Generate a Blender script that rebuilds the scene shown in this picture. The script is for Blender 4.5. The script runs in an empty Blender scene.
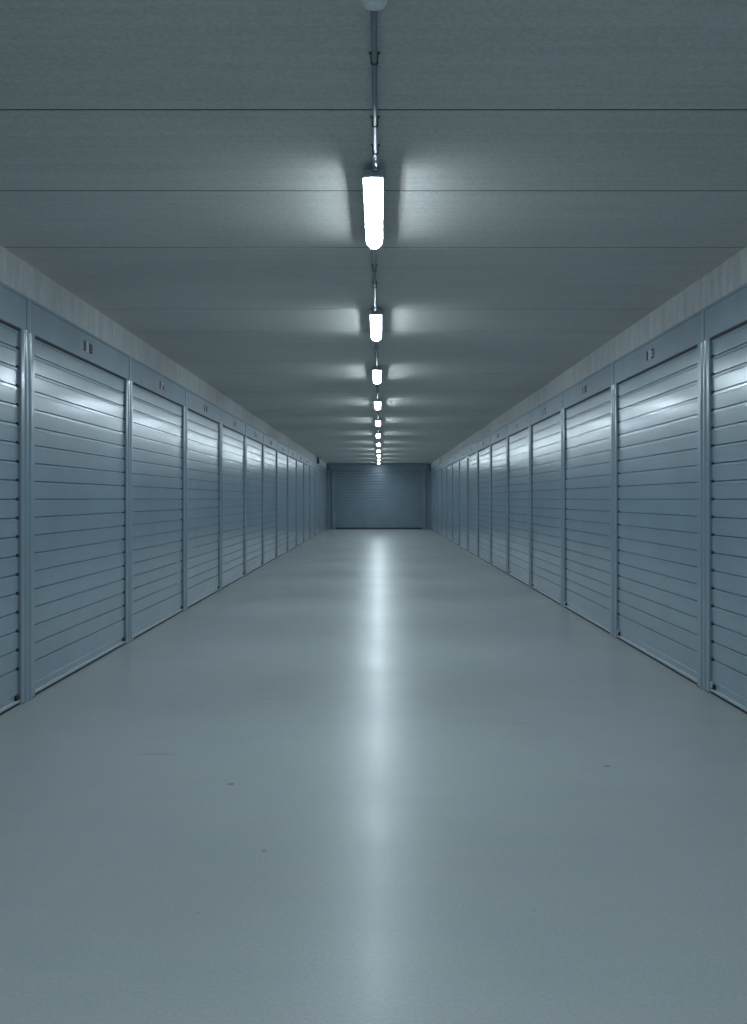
import bpy, bmesh, math
from mathutils import Vector

# ------------------------------------------------------------------ camera
F = 1075.0                       # focal length in pixels of the 747x1024 frame
CAM_Z = 1.148
sc = bpy.context.scene
col = sc.collection
cam = bpy.data.cameras.new('camera')
cam.sensor_fit = 'VERTICAL'
cam.sensor_height = 36.0
cam.lens = F / 1024.0 * 36.0
cam.shift_x = -6.0 / 1024.0
cam.shift_y = -13.0 / 1024.0
cam.clip_end = 200.0
cam_ob = bpy.data.objects.new('camera', cam)
cam_ob.location = (0, 0, CAM_Z)
cam_ob.rotation_euler = (math.pi / 2, 0, 0)
col.objects.link(cam_ob)
sc.camera = cam_ob

# ------------------------------------------------------------------ world and exposure
w = bpy.data.worlds.new('world')
sc.world = w
w.use_nodes = True
w.node_tree.nodes['Background'].inputs['Color'].default_value = (0.02, 0.025, 0.03, 1)
w.node_tree.nodes['Background'].inputs['Strength'].default_value = 0.2
sc.view_settings.view_transform = 'Standard'
sc.view_settings.look = 'None'
sc.view_settings.gamma = 1.0
sc.view_settings.use_curve_mapping = False
sc.view_settings.exposure = 0.0
LAMP_STRENGTH = 113.0
LAMP_COLOR = (0.765, 0.915, 1.0, 1)

# ------------------------------------------------------------------ dimensions
XL, XR = -2.0, 1.949             # door planes left and right
XC = (XL + XR) / 2
CEIL = 2.490
FASCIA_TOP = 2.296
DOOR_TOP = 2.098
Y_END = 41.0
Y_BACK = -3.4
PITCH = 2.49
POST_W = 0.236
LEFT_POST0, RIGHT_POST0 = 6.125, 6.478
SLAT_H = 0.105
SLAT_O = -0.018                  # face of the slats behind the post faces
BOTTOM_H = 0.203

# ------------------------------------------------------------------ helpers
def add_box(bm, x0, x1, y0, y1, z0, z1):
    v = [bm.verts.new(p) for p in ((x0, y0, z0), (x1, y0, z0), (x1, y1, z0), (x0, y1, z0),
                                   (x0, y0, z1), (x1, y0, z1), (x1, y1, z1), (x0, y1, z1))]
    for f in ((0, 3, 2, 1), (4, 5, 6, 7), (0, 1, 5, 4), (1, 2, 6, 5), (2, 3, 7, 6), (3, 0, 4, 7)):
        bm.faces.new([v[i] for i in f])

def bevel(bm, off, seg=2):
    bmesh.ops.bevel(bm, geom=bm.edges[:], offset=off, segments=seg, profile=0.5, affect='EDGES')

def box_mesh(name, x0, x1, y0, y1, z0, z1, mat, bev=0.0, seg=2, smooth=False):
    bm = bmesh.new()
    add_box(bm, x0, x1, y0, y1, z0, z1)
    if bev:
        bevel(bm, bev, seg)
    return finish(bm, name, mat, smooth)

def finish(bm, name, mat, smooth=False):
    bmesh.ops.recalc_face_normals(bm, faces=bm.faces[:])
    me = bpy.data.meshes.new(name)
    bm.to_mesh(me)
    bm.free()
    me.materials.append(mat)
    if smooth:
        me.polygons.foreach_set('use_smooth', [True] * len(me.polygons))
    return me

def extrude_profile(bm, pts, axis, a, b):
    """closed profile pts (p, q) swept along axis from a to b.
    axis 'y': (p, q) = (x, z);  axis 'z': (p, q) = (x, y)"""
    def P(p, q, t):
        return (p, t, q) if axis == 'y' else (p, q, t)
    A = [bm.verts.new(P(p, q, a)) for p, q in pts]
    B = [bm.verts.new(P(p, q, b)) for p, q in pts]
    n = len(pts)
    for i in range(n):
        j = (i + 1) % n
        bm.faces.new((A[i], A[j], B[j], B[i]))
    bm.faces.new(A[::-1])
    bm.faces.new(B)

def lathe(bm, prof, axis='z', n=20, center=(0, 0, 0)):
    """prof: list of (radius, height)"""
    rings = []
    for r, h in prof:
        ring = []
        for k in range(n):
            a = 2 * math.pi * k / n
            c, s = r * math.cos(a), r * math.sin(a)
            p = (c, s, h) if axis == 'z' else (c, h, s)
            ring.append(bm.verts.new((p[0] + center[0], p[1] + center[1], p[2] + center[2])))
        rings.append(ring)
    for r0, r1 in zip(rings, rings[1:]):
        for k in range(n):
            m = (k + 1) % n
            bm.faces.new((r0[k], r0[m], r1[m], r1[k]))
    bm.faces.new(rings[0][::-1])
    bm.faces.new(rings[-1])

def link(name, data, parent=None, loc=(0, 0, 0), rz=0.0):
    o = bpy.data.objects.new(name, data)
    o.location = loc
    o.rotation_euler = (0, 0, rz)
    o.parent = parent
    col.objects.link(o)
    return o

def tag(o, label, cat, group=None):
    o['label'] = label
    o['category'] = cat
    if group:
        o['group'] = group
    return o

def thing(name, label, cat, loc, rz=0.0, group=None):
    return tag(link(name, None, None, loc, rz), label, cat, group)

def structure(o):
    o['kind'] = 'structure'
    return o

def stuff(o):
    o['kind'] = 'stuff'
    return o

# ------------------------------------------------------------------ materials
class N:
    def __init__(self, name):
        self.m = bpy.data.materials.new(name)
        self.m.use_nodes = True
        self.t = self.m.node_tree
        self.b = self.t.nodes['Principled BSDF']
    def n(self, kind, **kw):
        nd = self.t.nodes.new(kind)
        for k, v in kw.items():
            if k in nd.inputs:
                nd.inputs[k].default_value = v
            else:
                setattr(nd, k, v)
        return nd
    def l(self, a, ao, b, bi):
        self.t.links.new(a.outputs[ao], b.inputs[bi])
    def coords(self, scale, kind='Object'):
        tc = self.n('ShaderNodeTexCoord')
        mp = self.n('ShaderNodeMapping')
        mp.inputs['Scale'].default_value = scale
        self.l(tc, kind, mp, 'Vector')
        return mp
    def pos(self, scale):
        g = self.n('ShaderNodeNewGeometry')
        mp = self.n('ShaderNodeMapping')
        mp.inputs['Scale'].default_value = scale
        self.l(g, 'Position', mp, 'Vector')
        return mp
    def noise(self, mp, scale=1.0, detail=4.0, rough=0.55):
        t = self.n('ShaderNodeTexNoise')
        t.inputs['Scale'].default_value = scale
        t.inputs['Detail'].default_value = detail
        t.inputs['Roughness'].default_value = rough
        self.l(mp, 'Vector', t, 'Vector')
        return t
    def ramp(self, src, out, stops):
        r = self.n('ShaderNodeValToRGB')
        e = r.color_ramp.elements
        while len(e) < len(stops):
            e.new(0.5)
        for i, (p, c) in enumerate(stops):
            e[i].position = p
            e[i].color = c if len(c) == 4 else (*c, 1)
        self.l(src, out, r, 'Fac')
        return r
    def rng(self, src, out, a, b, c, d):
        r = self.n('ShaderNodeMapRange')
        r.inputs['From Min'].default_value = a
        r.inputs['From Max'].default_value = b
        r.inputs['To Min'].default_value = c
        r.inputs['To Max'].default_value = d
        self.l(src, out, r, 'Value')
        return r
    def mix(self, fac, facout, a, b, blend='MIX'):
        x = self.n('ShaderNodeMix', data_type='RGBA', blend_type=blend)
        if isinstance(fac, (int, float)):
            x.inputs[0].default_value = fac
        else:
            self.t.links.new(fac.outputs[facout], x.inputs[0])
        for i, s in ((6, a), (7, b)):
            if isinstance(s, tuple) and isinstance(s[0], (int, float)):
                x.inputs[i].default_value = (*s[:3], 1)
            else:
                self.t.links.new(s[0].outputs[s[1]], x.inputs[i])
        return x
    def bump(self, src, out, strength, dist):
        b = self.n('ShaderNodeBump')
        b.inputs['Strength'].default_value = strength
        b.inputs['Distance'].default_value = dist
        self.l(src, out, b, 'Height')
        self.l(b, 'Normal', self.b, 'Normal')
        return b

def plain(name, rgb, rough=0.5, metal=0.0):
    q = N(name)
    q.b.inputs['Base Color'].default_value = (*rgb, 1)
    q.b.inputs['Roughness'].default_value = rough
    q.b.inputs['Metallic'].default_value = metal
    return q.m

def painted_metal(name, rgb, rough, metal, coat=0.0):
    q = N(name)
    mp = q.pos((1.0, 1.0, 1.0))
    t = q.noise(mp, 2.2, 3)
    lo = tuple(c * 0.93 for c in rgb)
    hi = tuple(c * 1.07 for c in rgb)
    r = q.ramp(t, 'Fac', [(0.3, lo), (0.7, hi)])
    q.l(r, 'Color', q.b, 'Base Color')
    q.b.inputs['Roughness'].default_value = rough
    q.b.inputs['Metallic'].default_value = metal
    q.b.inputs['Specular IOR Level'].default_value = 0.4 if not coat else 0.22
    q.b.inputs['Coat Weight'].default_value = coat
    q.b.inputs['Coat Roughness'].default_value = 0.17
    return q.m

def floor_material():
    q = N('epoxy_floor')
    big = q.noise(q.pos((0.55, 0.35, 1)), 1.0, 4, 0.6)
    c = q.ramp(big, 'Fac', [(0.25, (0.268, 0.293, 0.297)), (0.75, (0.325, 0.352, 0.356))])
    fine = q.noise(q.pos((95, 95, 1)), 1.0, 2)
    f2 = q.ramp(fine, 'Fac', [(0.25, (0.90, 0.90, 0.90)), (0.75, (1.06, 1.06, 1.06))])
    cur = q.mix(1.0, None, (c, 'Color'), (f2, 'Color'), 'MULTIPLY')
    # faint worn streaks across the lane
    st = q.noise(q.pos((0.9, 6.0, 1)), 1.0, 3, 0.6)
    sm = q.rng(st, 'Fac', 0.45, 0.85, 0.0, 0.30)
    cur = q.mix(sm, 'Result', (cur, 2), (0.235, 0.275, 0.29))
    # sparse tiny specks
    vo = q.n('ShaderNodeTexVoronoi')
    vo.inputs['Scale'].default_value = 3.1
    q.l(q.pos((1, 1, 0)), 'Vector', vo, 'Vector')
    sp = q.rng(vo, 'Distance', 0.010, 0.022, 0.45, 0.0)
    cur = q.mix(sp, 'Result', (cur, 2), (0.10, 0.12, 0.13))
    # individual scuffs: x, y, half length x, half length y
    g = q.n('ShaderNodeNewGeometry')
    for sx, sy, ax, ay, amt in ((-0.598, 4.33, 0.016, 0.022, 0.75), (0.978, 4.62, 0.020, 0.018, 0.75),
                                (-1.005, 4.84, 0.10, 0.022, 0.30), (-0.377, 3.51, 0.010, 0.018, 0.5),
                                (-0.93, 2.46, 0.012, 0.022, 0.5), 
                                (0.72, 5.5, 0.07, 0.016, 0.22), (-0.62, 6.2, 0.12, 0.02, 0.18)):
        s = q.n('ShaderNodeVectorMath', operation='SUBTRACT')
        s.inputs[1].default_value = (sx, sy, 0)
        q.l(g, 'Position', s, 0)
        d = q.n('ShaderNodeVectorMath', operation='MULTIPLY')
        d.inputs[1].default_value = (1 / ax, 1 / ay, 0)
        q.l(s, 'Vector', d, 0)
        ln = q.n('ShaderNodeVectorMath', operation='LENGTH')
        q.l(d, 'Vector', ln, 0)
        mr = q.rng(ln, 'Value', 0.5, 1.0, amt, 0.0)
        cur = q.mix(mr, 'Result', (cur, 2), (0.06, 0.075, 0.085))
    q.l(cur, 2, q.b, 'Base Color')
    rn = q.noise(q.pos((1.6, 1.1, 1)), 1.0, 5, 0.65)
    rr = q.rng(rn, 'Fac', 0.3, 0.7, 0.30, 0.38)
    # hair-line scratches in the gloss
    wv = q.noise(q.pos((34, 9, 1)), 1.0, 5, 0.7)
    sc2 = q.rng(wv, 'Fac', 0.50, 0.80, 0.0, 0.02)
    ad = q.n('ShaderNodeMath', operation='ADD')
    q.l(rr, 'Result', ad, 0)
    q.l(sc2, 'Result', ad, 1)
    q.l(ad, 'Value', q.b, 'Roughness')
    q.b.inputs['Specular IOR Level'].default_value = 0.045
    q.b.inputs['Coat Weight'].default_value = 0.032
    q.b.inputs['Coat Roughness'].default_value = 0.19
    return q.m

def concrete(name, lo, hi, streak, rough=0.85, fine_scale=70):
    q = N(name)
    a = q.noise(q.pos(streak), 1.0, 5, 0.6)
    c = q.ramp(a, 'Fac', [(0.28, lo), (0.72, hi)])
    fine = q.noise(q.pos((fine_scale,) * 3), 1.0, 2)
    f2 = q.ramp(fine, 'Fac', [(0.25, (0.86,) * 3), (0.75, (1.10,) * 3)])
    m = q.mix(1.0, None, (c, 'Color'), (f2, 'Color'), 'MULTIPLY')
    big = q.noise(q.pos((0.7, 0.7, 0.7)), 1.0, 3)
    b2 = q.ramp(big, 'Fac', [(0.3, (0.93,) * 3), (0.7, (1.05,) * 3)])
    m2 = q.mix(1.0, None, (m, 2), (b2, 'Color'), 'MULTIPLY')
    q.l(m2, 2, q.b, 'Base Color')
    q.b.inputs['Roughness'].default_value = rough
    return q.m

M_FLOOR = floor_material()
M_CEIL = concrete('ceiling_plank', (0.585, 0.575, 0.540), (0.665, 0.655, 0.618), (0.8, 26, 1), 0.8)
M_BAND = concrete('raw_concrete', (0.39, 0.405, 0.40), (0.57, 0.58, 0.57), (1, 9, 2.2), 0.9)
M_JOINT = plain('joint_sealant', (0.12, 0.125, 0.125), 0.9)
M_SLAT = painted_metal('slat_paint', (0.232, 0.307, 0.362), 0.285, 0.06, 0.40)
M_POST = painted_metal('post_paint', (0.230, 0.302, 0.352), 0.285, 0.10, 0.40)
M_FASCIA = painted_metal('lintel_paint', (0.185, 0.252, 0.302), 0.45, 0.1)
M_STRIP = painted_metal('lintel_strip_paint', (0.205, 0.272, 0.322), 0.36, 0.12)
M_FAR = painted_metal('far_shutter_paint', (0.19, 0.255, 0.305), 0.285, 0.2)
M_ALU = plain('bare_aluminium', (0.42, 0.47, 0.50), 0.42, 0.2)
M_RUBBER_SHADE = plain('black_rubber_and_gap_shade', (0.012, 0.014, 0.016), 0.7)  # black door fittings, and the shade painted into the door gaps
M_DARK = plain('dark_steel', (0.035, 0.042, 0.048), 0.5, 0.5)
M_CLIP = plain('clip_plastic', (0.09, 0.105, 0.115), 0.6)
M_WALL = plain('bare_block_wall', (0.10, 0.115, 0.125), 0.9)
M_HOUSING = plain('lamp_housing_plastic', (0.45, 0.50, 0.53), 0.5)
M_CONDUIT = plain('galvanised_conduit', (0.26, 0.30, 0.32), 0.5, 0.4)
M_CHROME = plain('bright_coupling', (0.62, 0.67, 0.71), 0.3, 0.7)
M_WHITE = plain('white_plastic', (0.80, 0.83, 0.85), 0.45)
M_PLATE = plain('pale_sign_plate', (0.36, 0.38, 0.40), 0.45, 0.1)
M_INK = plain('dark_sign_figures', (0.020, 0.018, 0.024), 0.6)

q = N('lamp_diffuser')
q.b.inputs['Base Color'].default_value = (0.85, 0.9, 0.95, 1)
q.b.inputs['Emission Color'].default_value = LAMP_COLOR
q.b.inputs['Emission Strength'].default_value = LAMP_STRENGTH
M_LAMP = q.m

# ------------------------------------------------------------------ the setting
structure(link('floor', box_mesh('floor', XL - 0.3, XR + 0.3, Y_BACK - 0.2, Y_END + 0.4, -0.15, 0.0, M_FLOOR)))
structure(link('wall_left', box_mesh('wall_left', XL - 0.3, XL - 0.055, Y_BACK, Y_END, 0.0, CEIL + 0.01, M_WALL)))
structure(link('wall_right', box_mesh('wall_right', XR + 0.055, XR + 0.3, Y_BACK, Y_END, 0.0, CEIL + 0.01, M_WALL)))
structure(link('wall_far', box_mesh('wall_far', XL - 0.3, XR + 0.3, Y_END, Y_END + 0.2, 0.0, CEIL + 0.01, M_FAR)))
structure(link('wall_near', box_mesh('wall_near', XL - 0.3, XR + 0.3, Y_BACK - 0.2, Y_BACK, 0.0, CEIL + 0.01, M_BAND)))

ceiling = structure(link('ceiling', box_mesh('ceiling', XL - 0.3, XR + 0.3, Y_BACK - 0.2, Y_END + 0.4,
                                             CEIL + 0.0015, CEIL + 0.2, M_JOINT)))
JOINTS = [3.709 - 0.975 * k for k in range(8, 0, -1)] + [3.709, 4.684, 5.736, 7.593, 8.603, 10.53]
k = 0
while JOINTS[-1] < Y_END + 0.3:
    JOINTS.append(JOINTS[-1] + (1.0 if k % 2 == 0 else 1.92))
    k += 1
plank_meshes = {}
for y0, y1 in zip(JOINTS, JOINTS[1:]):
    wd = round(y1 - y0, 3)
    if wd not in plank_meshes:
        plank_meshes[wd] = box_mesh('ceiling_plank', XL - 0.06, XR + 0.06, -wd / 2 + 0.007, wd / 2 - 0.007, 0, 0.022, M_CEIL)
    link('ceiling_plank', plank_meshes[wd], ceiling, (0, (y0 + y1) / 2, CEIL + 0.0004 + 0.0004 * math.sin(y0 * 7.3)))

# concrete beam above the doors
structure(link('trim_1', box_mesh('trim_1', XL - 0.06, XL - 0.004, Y_BACK, Y_END, FASCIA_TOP - 0.03, CEIL + 0.01, M_BAND)))
structure(link('trim_2', box_mesh('trim_2', XR + 0.004, XR + 0.06, Y_BACK, Y_END, FASCIA_TOP - 0.03, CEIL + 0.01, M_BAND)))
# dark stub on the beam near the far end, both sides
structure(link('trim_3', box_mesh('trim_3', XL - 0.02, XL + 0.065, 34.4, 34.75, FASCIA_TOP - 0.01, CEIL + 0.002, M_DARK, 0.006)))
structure(link('trim_4', box_mesh('trim_4', XR - 0.03, XR + 0.02, 34.4, 34.75, FASCIA_TOP - 0.01, CEIL + 0.002, M_BAND, 0.006)))
# metal-clad wall where the door row has not begun yet (behind the viewer)
structure(link('wall_left_near', box_mesh('wall_left_near', XL - 0.055, XL - 0.01, Y_BACK, LEFT_POST0 - PITCH - POST_W / 2, 0, FASCIA_TOP, M_SLAT)))
structure(link('wall_right_near', box_mesh('wall_right_near', XR + 0.01, XR + 0.055, Y_BACK, RIGHT_POST0 - PITCH - POST_W / 2, 0, FASCIA_TOP, M_SLAT)))

# ------------------------------------------------------------------ roller doors
HALF = (PITCH - POST_W) / 2      # half of the clear opening
SL = HALF - 0.007                # half length of a slat

def slat_profile(z0, h, o=SLAT_O):
    """(o, z) section: flat belly, small proud lip at the top, deep joint"""
    t = z0 + h
    return [(o - 0.012, z0), (o - 0.004, z0 + 0.0005), (o, z0 + 0.0018), (o + 0.0002, z0 + h * 0.35),
            (o + 0.0002, t - 0.024), (o, t - 0.0215), (o + 0.0040, t - 0.0212), (o + 0.0036, t - 0.0060),
            (o, t - 0.0034), (o - 0.010, t - 0.0030), (o - 0.012, t)]

def slat_bm(bm, z0, h, half):
    extrude_profile(bm, slat_profile(z0, h), 'y', -half, half)

bm = bmesh.new(); slat_bm(bm, 0, SLAT_H, SL); slat_me = finish(bm, 'slat', M_SLAT)
bm = bmesh.new()
o_ = SLAT_O
extrude_profile(bm, [(o_ - 0.012, 0.026), (o_, 0.026), (o_, 0.060), (o_ + 0.0015, 0.0605), (o_ + 0.0015, 0.072),
                     (o_ + 0.0006, 0.073), (o_ + 0.0006, BOTTOM_H - 0.024), (o_, BOTTOM_H - 0.0215),
                     (o_ + 0.0035, BOTTOM_H - 0.0205), (o_ + 0.0035, BOTTOM_H - 0.0075), (o_, BOTTOM_H - 0.0045),
                     (o_ - 0.010, BOTTOM_H - 0.0035), (o_ - 0.012, BOTTOM_H)], 'y', -SL, SL)
bottom_slat_me = finish(bm, 'bottom_slat', M_SLAT)
NS = 17
TOP_Z0 = BOTTOM_H + NS * SLAT_H
bm = bmesh.new(); slat_bm(bm, 0, DOOR_TOP - 0.004 - TOP_Z0, SL); top_slat_me = finish(bm, 'top_slat', M_SLAT)
bm = bmesh.new()
for i in range(NS):
    slat_bm(bm, BOTTOM_H + i * SLAT_H, SLAT_H, SL)
curtain_me = finish(bm, 'slat_curtain', M_SLAT)
bar_me = box_mesh('bottom_bar', o_ - 0.012, o_ + 0.012, -SL, SL, 0.014, 0.030, M_ALU, 0.003)
seal_me = box_mesh('floor_seal', o_ - 0.010, o_ + 0.008, -SL, SL, 0.0, 0.0145, M_RUBBER_SHADE)
gap_shade_me = box_mesh('top_gap_shade', -0.034, -0.006, -HALF + 0.002, HALF - 0.002, DOOR_TOP - 0.012, DOOR_TOP - 0.0005, M_RUBBER_SHADE)  # black strip standing in for the shade in the slot under the lintel
bm = bmesh.new()
for s in (-1, 1):
    for i in range(NS + 1):
        z = BOTTOM_H + i * SLAT_H
        ya, yb = sorted((s * (SL - 0.030), s * (SL + 0.005)))
        add_box(bm, o_ - 0.01, o_ + 0.0055, ya, yb, z - 0.011, z + 0.008)
clips_me = finish(bm, 'end_clips', M_RUBBER_SHADE)
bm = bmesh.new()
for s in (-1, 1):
    add_box(bm, -0.05, o_ - 0.004, s * (HALF - 0.004) - 0.002, s * (HALF - 0.004) + 0.002, 0, DOOR_TOP)  # black strips standing in for the shade in the gaps beside the slats
slot_me = finish(bm, 'guide_slot_shade', M_RUBBER_SHADE)
# floor bolt at the lower corner of each door
bm = bmesh.new()
add_box(bm, o_ - 0.002, o_ + 0.014, -0.024, 0.030, 0.030, 0.058)
bevel(bm, 0.003, 1)
bolt_me = finish(bm, 'floor_bolt', M_RUBBER_SHADE)
bm = bmesh.new()
lathe(bm, [(0.010, 0.0), (0.010, 0.03), (0.007, 0.034)], 'z', 10, (o_ + 0.012, 0, 0.040))
pin_me = finish(bm, 'bolt_pin', M_ALU)

ORD = ['first', 'second', 'third', 'fourth', 'fifth', 'sixth', 'seventh', 'eighth', 'ninth', 'tenth',
       'eleventh', 'twelfth', 'thirteenth', 'fourteenth', 'fifteenth', 'sixteenth']
N_SINGLE = 7                     # doors whose slats can be picked apart one by one

def roller_door(x, yc, rz, side, idx):
    if idx == 0:
        lab = f'nearest blue-grey roller door on the {side} wall, cut off by the picture edge'
    else:
        lab = f'blue-grey slatted roller door, {ORD[idx]} along the {side} wall'
    t = thing('roller_shutter', lab, 'roller door', (x, yc, 0), rz, f'roller doors along the {side} wall')
    link('bottom_slat', bottom_slat_me, t)
    if idx < N_SINGLE:
        for i in range(NS):
            link('slat', slat_me, t, (0, 0, BOTTOM_H + i * SLAT_H))
    else:
        stuff(link('slat_curtain', curtain_me, t))
    link('slat', top_slat_me, t, (0, 0, TOP_Z0))
    link('bottom_bar', bar_me, t)
    link('floor_seal', seal_me, t)
    link('top_gap_shade', gap_shade_me, t)
    stuff(link('end_clips', clips_me, t))
    stuff(link('guide_slot_shade', slot_me, t))
    far = 1 if rz == 0 else -1
    b = link('floor_bolt', bolt_me, t, (0, far * (SL - 0.035), 0))
    if side == 'right':
        link('bolt_pin', pin_me, b)

# posts: two rounded guide channels and the strip that runs on up the lintel
def guide_pts(s):
    pts = [(-0.118, -0.055), (-0.118, -0.004), (-0.1165, -0.0012), (-0.114, 0.0), (-0.070, 0.0), (-0.064, 0.001)]
    for k in range(0, 9):        # rounded ridge
        a = math.pi * (1 - k / 8)
        pts.append((-0.037 + 0.024 * math.cos(a), 0.001 + 0.007 * math.sin(a)))
    pts += [(-0.010, 0.0), (-0.006, -0.003), (-0.006, -0.055)]
    return [(o, u * -s) for u, o in pts]
guide_me = []
for s in (-1, 1):
    bm = bmesh.new()
    extrude_profile(bm, guide_pts(s), 'z', 0.0, DOOR_TOP + 0.002)
    guide_me.append(finish(bm, 'guide_rail', M_POST))
groove_me = box_mesh('centre_groove', -0.055, -0.012, -0.0065, 0.0065, 0, DOOR_TOP, M_DARK)
bm = bmesh.new()
extrude_profile(bm, [(-0.02, -0.036), (0.002, -0.036), (0.005, -0.030), (0.005, 0.030), (0.002, 0.036), (-0.02, 0.036)],
                'z', DOOR_TOP, FASCIA_TOP - 0.002)
strip_me = finish(bm, 'lintel_strip', M_STRIP)
foot_me = box_mesh('foot_plate', -0.05, 0.002, -0.116, 0.116, 0.0, 0.004, M_DARK)

def door_post(x, yc, rz, side, label):
    t = thing('shutter_post', label, 'post', (x, yc, 0), rz, f'door posts along the {side} wall')
    for m in guide_me:
        link('guide_rail', m, t)
    link('centre_groove', groove_me, t)
    link('lintel_strip', strip_me, t)
    link('foot_plate', foot_me, t)

# lintel panel above every door, folded at the top
bm = bmesh.new()
e = PITCH / 2 - 0.002
extrude_profile(bm, [(-0.05, DOOR_TOP), (-0.003, DOOR_TOP), (0.0, DOOR_TOP + 0.003), (0.0, FASCIA_TOP - 0.020),
                     (-0.05, FASCIA_TOP - 0.020)], 'y', -e, e)
lintel_me = finish(bm, 'lintel_face', M_FASCIA)
flange_me = box_mesh('top_flange', -0.05, 0.004, -e, e, FASCIA_TOP - 0.0195, FASCIA_TOP, M_FASCIA, 0.002, 1)

def lintel(x, yc, rz, side, idx):
    t = thing('lintel_panel', f'blue-grey lintel panel above the {ORD[idx] if idx else "nearest"} roller door of the {side} wall',
              'panel', (x, yc, 0), rz, f'lintel panels along the {side} wall')
    link('lintel_face', lintel_me, t)
    link('top_flange', flange_me, t)

# number signs: pale plate with two dark figures (too small to read in the photograph)
plate_me = box_mesh('sign_plate', 0.0, 0.004, -0.105, 0.105, -0.036, 0.036, M_PLATE, 0.0015, 1)
def figure(strokes):
    bm = bmesh.new()
    for u0, u1, z0, z1 in strokes:
        add_box(bm, 0.0038, 0.0058, u0, u1, z0, z1)
    return finish(bm, 'figure', M_INK)
bar_fig = figure([(-0.085, -0.040, -0.034, 0.034)])
tall_fig = figure([(-0.102, -0.060, -0.034, 0.034)])
eight_fig = figure([(0.020, 0.055, -0.034, 0.034), (0.055, 0.080, 0.014, 0.034), (0.055, 0.080, -0.010, 0.006),
                    (0.055, 0.080, -0.034, -0.020), (0.080, 0.100, -0.030, 0.030)])
three_fig = figure([(0.030, 0.095, 0.018, 0.034), (0.050, 0.095, -0.006, 0.008), (0.030, 0.095, -0.034, -0.020),
                    (0.072, 0.095, -0.034, 0.034)])
short_fig = figure([(0.040, 0.090, -0.034, 0.012)])
small_plate = plate_me

def number_sign(x, yc, rz, side, idx):
    t = thing('number_sign', f'small door number plate above the {ORD[idx] if idx else "nearest"} roller door of the {side} wall',
              'sign', (x, yc, 2.186), rz, f'door number plates on the {side} wall')
    link('sign_plate', plate_me, t)
    link('figure', tall_fig if idx % 2 else bar_fig, t)
    link('figure', (eight_fig, three_fig, short_fig)[(idx + (0 if side == 'left' else 1)) % 3] if idx > 1 else
         (eight_fig if side == 'left' else three_fig), t)

def row(side):
    x, p0, rz = (XL, LEFT_POST0, 0.0) if side == 'left' else (XR, RIGHT_POST0, math.pi)
    k = -1
    posts = []
    while p0 + k * PITCH < Y_END + 0.05:
        posts.append(p0 + k * PITCH)
        k += 1
    for i, py in enumerate(posts):
        if i == 0:
            continue             # lies wholly outside the picture
        if i < len(posts) - 1 or py < Y_END - 1:
            nxt = ORD[i] if i < len(posts) - 1 else None
            prev = ORD[i - 1] if i > 1 else 'nearest'
            lab = (f'grooved steel post between the {prev} and {nxt} roller doors of the {side} wall' if nxt else
                   f'last grooved steel post of the {side} wall, next to the far corner')
            door_post(x, py, rz, side, lab)
    for i in range(len(posts) - 1):
        yc = (posts[i] + posts[i + 1]) / 2
        roller_door(x, yc, rz, side, i)
        lintel(x, yc, rz, side, i)
        if i:
            number_sign(x, yc, rz, side, i)
    return posts

row('left')
posts_r = row('right')
# blank piece of wall between the last right-hand post and the far corner
ye = posts_r[-1] + POST_W / 2 + 0.003
structure(link('wall_right_corner', box_mesh('wall_right_corner', XR + 0.004, XR + 0.055, ye, Y_END, 0, FASCIA_TOP, M_POST)))

# ------------------------------------------------------------------ the far shutter
t = thing('roller_shutter', 'wide dark blue roller shutter closing the far end of the aisle', 'shutter', (XC, Y_END, 0))
FW = 1.72
bm = bmesh.new()
FH = 2.22
n = 22
h = FH / n
pts = []
for i in range(n):
    z = i * h
    A = [(-0.03, z), (-0.040, z + 0.006), (-0.042, z + h * 0.5), (-0.040, z + h - 0.010), (-0.03, z + h - 0.004)]
    va = [bm.verts.new((-FW, yy, zz)) for yy, zz in A] + [bm.verts.new((-FW, 0, z + h - 0.004)), bm.verts.new((-FW, 0, z))]
    vb = [bm.verts.new((FW, v.co.y, v.co.z)) for v in va]
    for a in range(7):
        b = (a + 1) % 7
        bm.faces.new((va[a], va[b], vb[b], vb[a]))
    bm.faces.new(va[::-1]); bm.faces.new(vb)
stuff(link('slat_curtain', finish(bm, 'far_slat_curtain', M_FAR), t))
for s in (-1, 1):
    link('guide_rail', box_mesh('far_guide', s * FW - 0.07, s * FW + 0.07, -0.07, 0, 0, FH, M_FAR, 0.006), t)
link('roller_hood', box_mesh('roller_hood', -FW - 0.2, FW + 0.2, -0.10, 0, FH, CEIL - 0.004, M_FAR, 0.01), t)
link('bottom_bar', box_mesh('far_bar', -FW, FW, -0.05, -0.028, 0.0, 0.06, M_DARK, 0.004), t)

# ------------------------------------------------------------------ ceiling lights
LEN = 1.236
LIGHT_Y = [-1.5, 1.70, 4.91, 8.12, 11.36, 14.85, 18.35, 21.95, 25.5, 28.9, 32.1, 35.5, 38.9]

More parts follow.
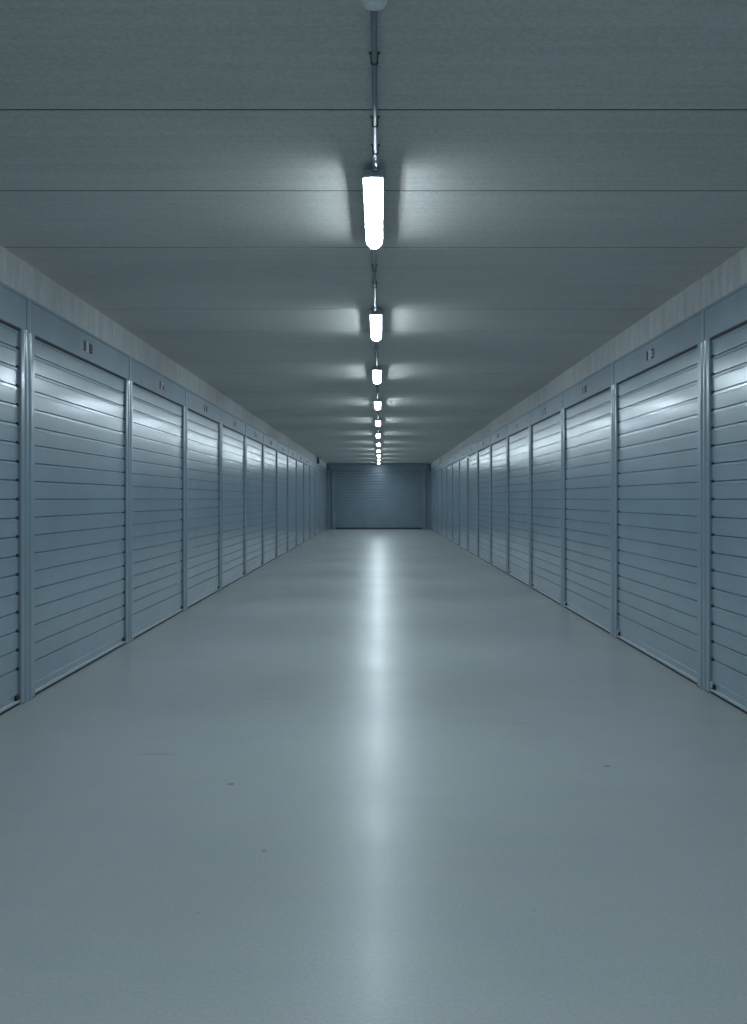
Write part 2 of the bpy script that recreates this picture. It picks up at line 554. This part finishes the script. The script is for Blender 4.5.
def diffuser_mesh():
    bm = bmesh.new()
    Wd, Hd, L = 0.0395, 0.016, LEN / 2 - 0.018
    sect = []                    # tapered trough with a rounded belly
    for px, pz in ((1.0, 0.0), (0.93, -0.20), (0.83, -0.45), (0.68, -0.70), (0.48, -0.90), (0.22, -1.0)):
        sect.append((px * Wd, pz * Hd))
    sect = sect + [(-px, pz) for px, pz in reversed(sect)]
    stations = []
    for sgn, R, tip in ((-1, 0.030, 0.45), (1, 0.150, 0.08)):
        part_ = []
        for k in range(9):
            t_ = (k / 8) ** 1.6
            round_ = math.sqrt(max(0.0, 1 - (1 - t_) ** 2))
            part_.append((sgn * ((L if sgn < 0 else LEN / 2 - 0.004) - R * t_), tip + (1 - tip) * round_, 0.10 + 0.90 * round_))
        stations += part_ if sgn < 0 else part_[::-1]
    rings = [[bm.verts.new((px * a_, y_, pz * b_)) for px, pz in sect] for y_, a_, b_ in stations]
    for r0, r1 in zip(rings, rings[1:]):
        for i in range(len(sect) - 1):
            bm.faces.new((r0[i], r0[i + 1], r1[i + 1], r1[i]))
        bm.faces.new((r0[-1], r0[0], r1[0], r1[-1]))
    bm.faces.new(rings[0]); bm.faces.new(rings[-1][::-1])
    return finish(bm, 'diffuser', M_LAMP, False)
diff_me = diffuser_mesh()
bm = bmesh.new()                 # tray with a rounded nose at the far end
def tray_outline(wd, shrink):
    pts = [(-wd, -LEN / 2 + 0.014), (wd, -LEN / 2 + 0.014)]
    for k in range(0, 13):
        a = math.pi * k / 12
        pts.append((wd * math.cos(a), LEN / 2 - 0.13 + (0.13 - shrink) * math.sin(a)))
    return pts
layers = [(0.0420, 0.0, 0.0), (0.0425, 0.0, 0.004), (0.040, 0.003, 0.020), (0.030, 0.012, 0.028)]
rings = [[bm.verts.new((px, py, z_)) for px, py in tray_outline(wd, sh)] for wd, sh, z_ in layers]
for r0, r1 in zip(rings, rings[1:]):
    for k in range(len(r0)):
        m = (k + 1) % len(r0)
        bm.faces.new((r0[k], r0[m], r1[m], r1[k]))
bm.faces.new(rings[0][::-1]); bm.faces.new(rings[-1])
housing_me = finish(bm, 'housing', M_HOUSING)
bm = bmesh.new()
add_box(bm, -0.0420, 0.0420, -0.014, 0.014, -0.004, 0.028)
bevel(bm, 0.004, 2)
cap_me = finish(bm, 'end_cap', M_HOUSING)
bm = bmesh.new()
add_box(bm, -0.022, 0.022, -0.018, 0.018, 0.026, 0.0518)
bracket_me = finish(bm, 'mounting_bracket', M_ALU)
bm = bmesh.new()
add_box(bm, -0.049, -0.0445, -0.009, 0.009, -0.006, 0.020)
add_box(bm, 0.0445, 0.049, -0.009, 0.009, -0.006, 0.020)
latch_me = finish(bm, 'latch', M_ALU)
LZ = CEIL - 0.052
where = {0: 'ceiling batten light behind the viewpoint', 1: 'ceiling batten light above the top of the picture, nearest overhead'}
ORD_L = ['nearest and largest', 'second', 'third', 'fourth', 'fifth', 'sixth', 'seventh', 'eighth', 'ninth', 'tenth', 'farthest']
for i, ly in enumerate(LIGHT_Y):
    lab = where.get(i) or (f'glowing white batten light on the ceiling, {ORD_L[i - 2]} one in view' if i == 2 or i == len(LIGHT_Y) - 1
                           else f'glowing white batten light on the ceiling, {ORD_L[i - 2]} from the viewer')
    t = thing('ceiling_light', lab, 'light', (XC, ly, LZ), 0, 'row of batten lights along the ceiling')
    link('diffuser', diff_me, t)
    link('housing', housing_me, t)
    link('end_cap', cap_me, t, (0, -(LEN / 2 - 0.010), 0))
    for s in (-1, 1):
        link('mounting_bracket', bracket_me, t, (0, s * 0.38, 0))

# ------------------------------------------------------------------ conduit between the lights
PR = 0.0085
CZ = CEIL - 0.028
def pipe(y0, y1, r, mat, name, nn=12):
    bm = bmesh.new()
    lathe(bm, [(r, y0), (r, y1)], 'y', nn)
    return finish(bm, name, mat, True)
bm = bmesh.new()
extrude_profile(bm, [(-0.017, 0.0275), (-0.017, 0.025), (-0.012, 0.023), (-0.0115, -0.006), (-0.006, -0.0105), (0.006, -0.0105),
                     (0.0115, -0.006), (0.012, 0.023), (0.017, 0.025), (0.017, 0.0275)], 'y', -0.006, 0.006)
clip_me = finish(bm, 'saddle_clip', M_CLIP)
coup_me = pipe(-0.045, 0.045, 0.0112, M_CHROME, 'coupling', 14)
bm = bmesh.new()
lathe(bm, [(0.012, -0.030), (0.0155, -0.028), (0.0155, -0.012), (0.012, -0.010), (0.012, 0.004), (0.0165, 0.006), (0.0165, 0.030)], 'y', 12)
gland_me = finish(bm, 'cable_gland', M_CONDUIT, False)
ORD_C = ['', 'leading to the nearest light in view', 'between the nearest and second ceiling lights'] + \
        [f'between the {ORD[i]} and {ORD[i + 1]} ceiling lights' for i in range(1, 10)]
for i in range(1, len(LIGHT_Y) - 1):
    a = LIGHT_Y[i] + LEN / 2 if i > 1 else 2.815 + 0.035   # the first visible run starts at the junction box
    b = LIGHT_Y[i + 1] - LEN / 2
    t = thing('conduit', f'thin steel conduit on the ceiling {ORD_C[i]}', 'conduit', (XC + {1: 0.010, 2: -0.004}.get(i, 0.0), a, CZ), 0,
              'conduit runs between the ceiling lights')
    L = b - a
    link('pipe', pipe(0.0, L, PR, M_CONDUIT, 'pipe'), t)
    for yy in ((0.38, 0.92, 1.22) if i == 1 else (0.62, L * 0.56, L - 0.30)):
        link('saddle_clip', clip_me, t, (0, min(yy, L - 0.12), 0))
    link('coupling', coup_me, t, (0, L - 0.105, 0))
    link('cable_gland', gland_me, t, (0, L - 0.032, 0))

# round junction box where the conduit leaves the top of the picture
t = thing('junction_box', 'round white junction box on the ceiling at the top of the picture', 'junction box', (XC + 0.012, 2.815, CEIL))
bm = bmesh.new()
lathe(bm, [(0.034, 0.0), (0.034, -0.040), (0.031, -0.046), (0.024, -0.049)], 'z', 24)
link('box_body', finish(bm, 'box_body', M_WHITE), t)
bm = bmesh.new()
lathe(bm, [(0.026, -0.0485), (0.026, -0.052), (0.022, -0.054), (0.008, -0.055)], 'z', 24)
link('lid', finish(bm, 'lid', M_WHITE), t)
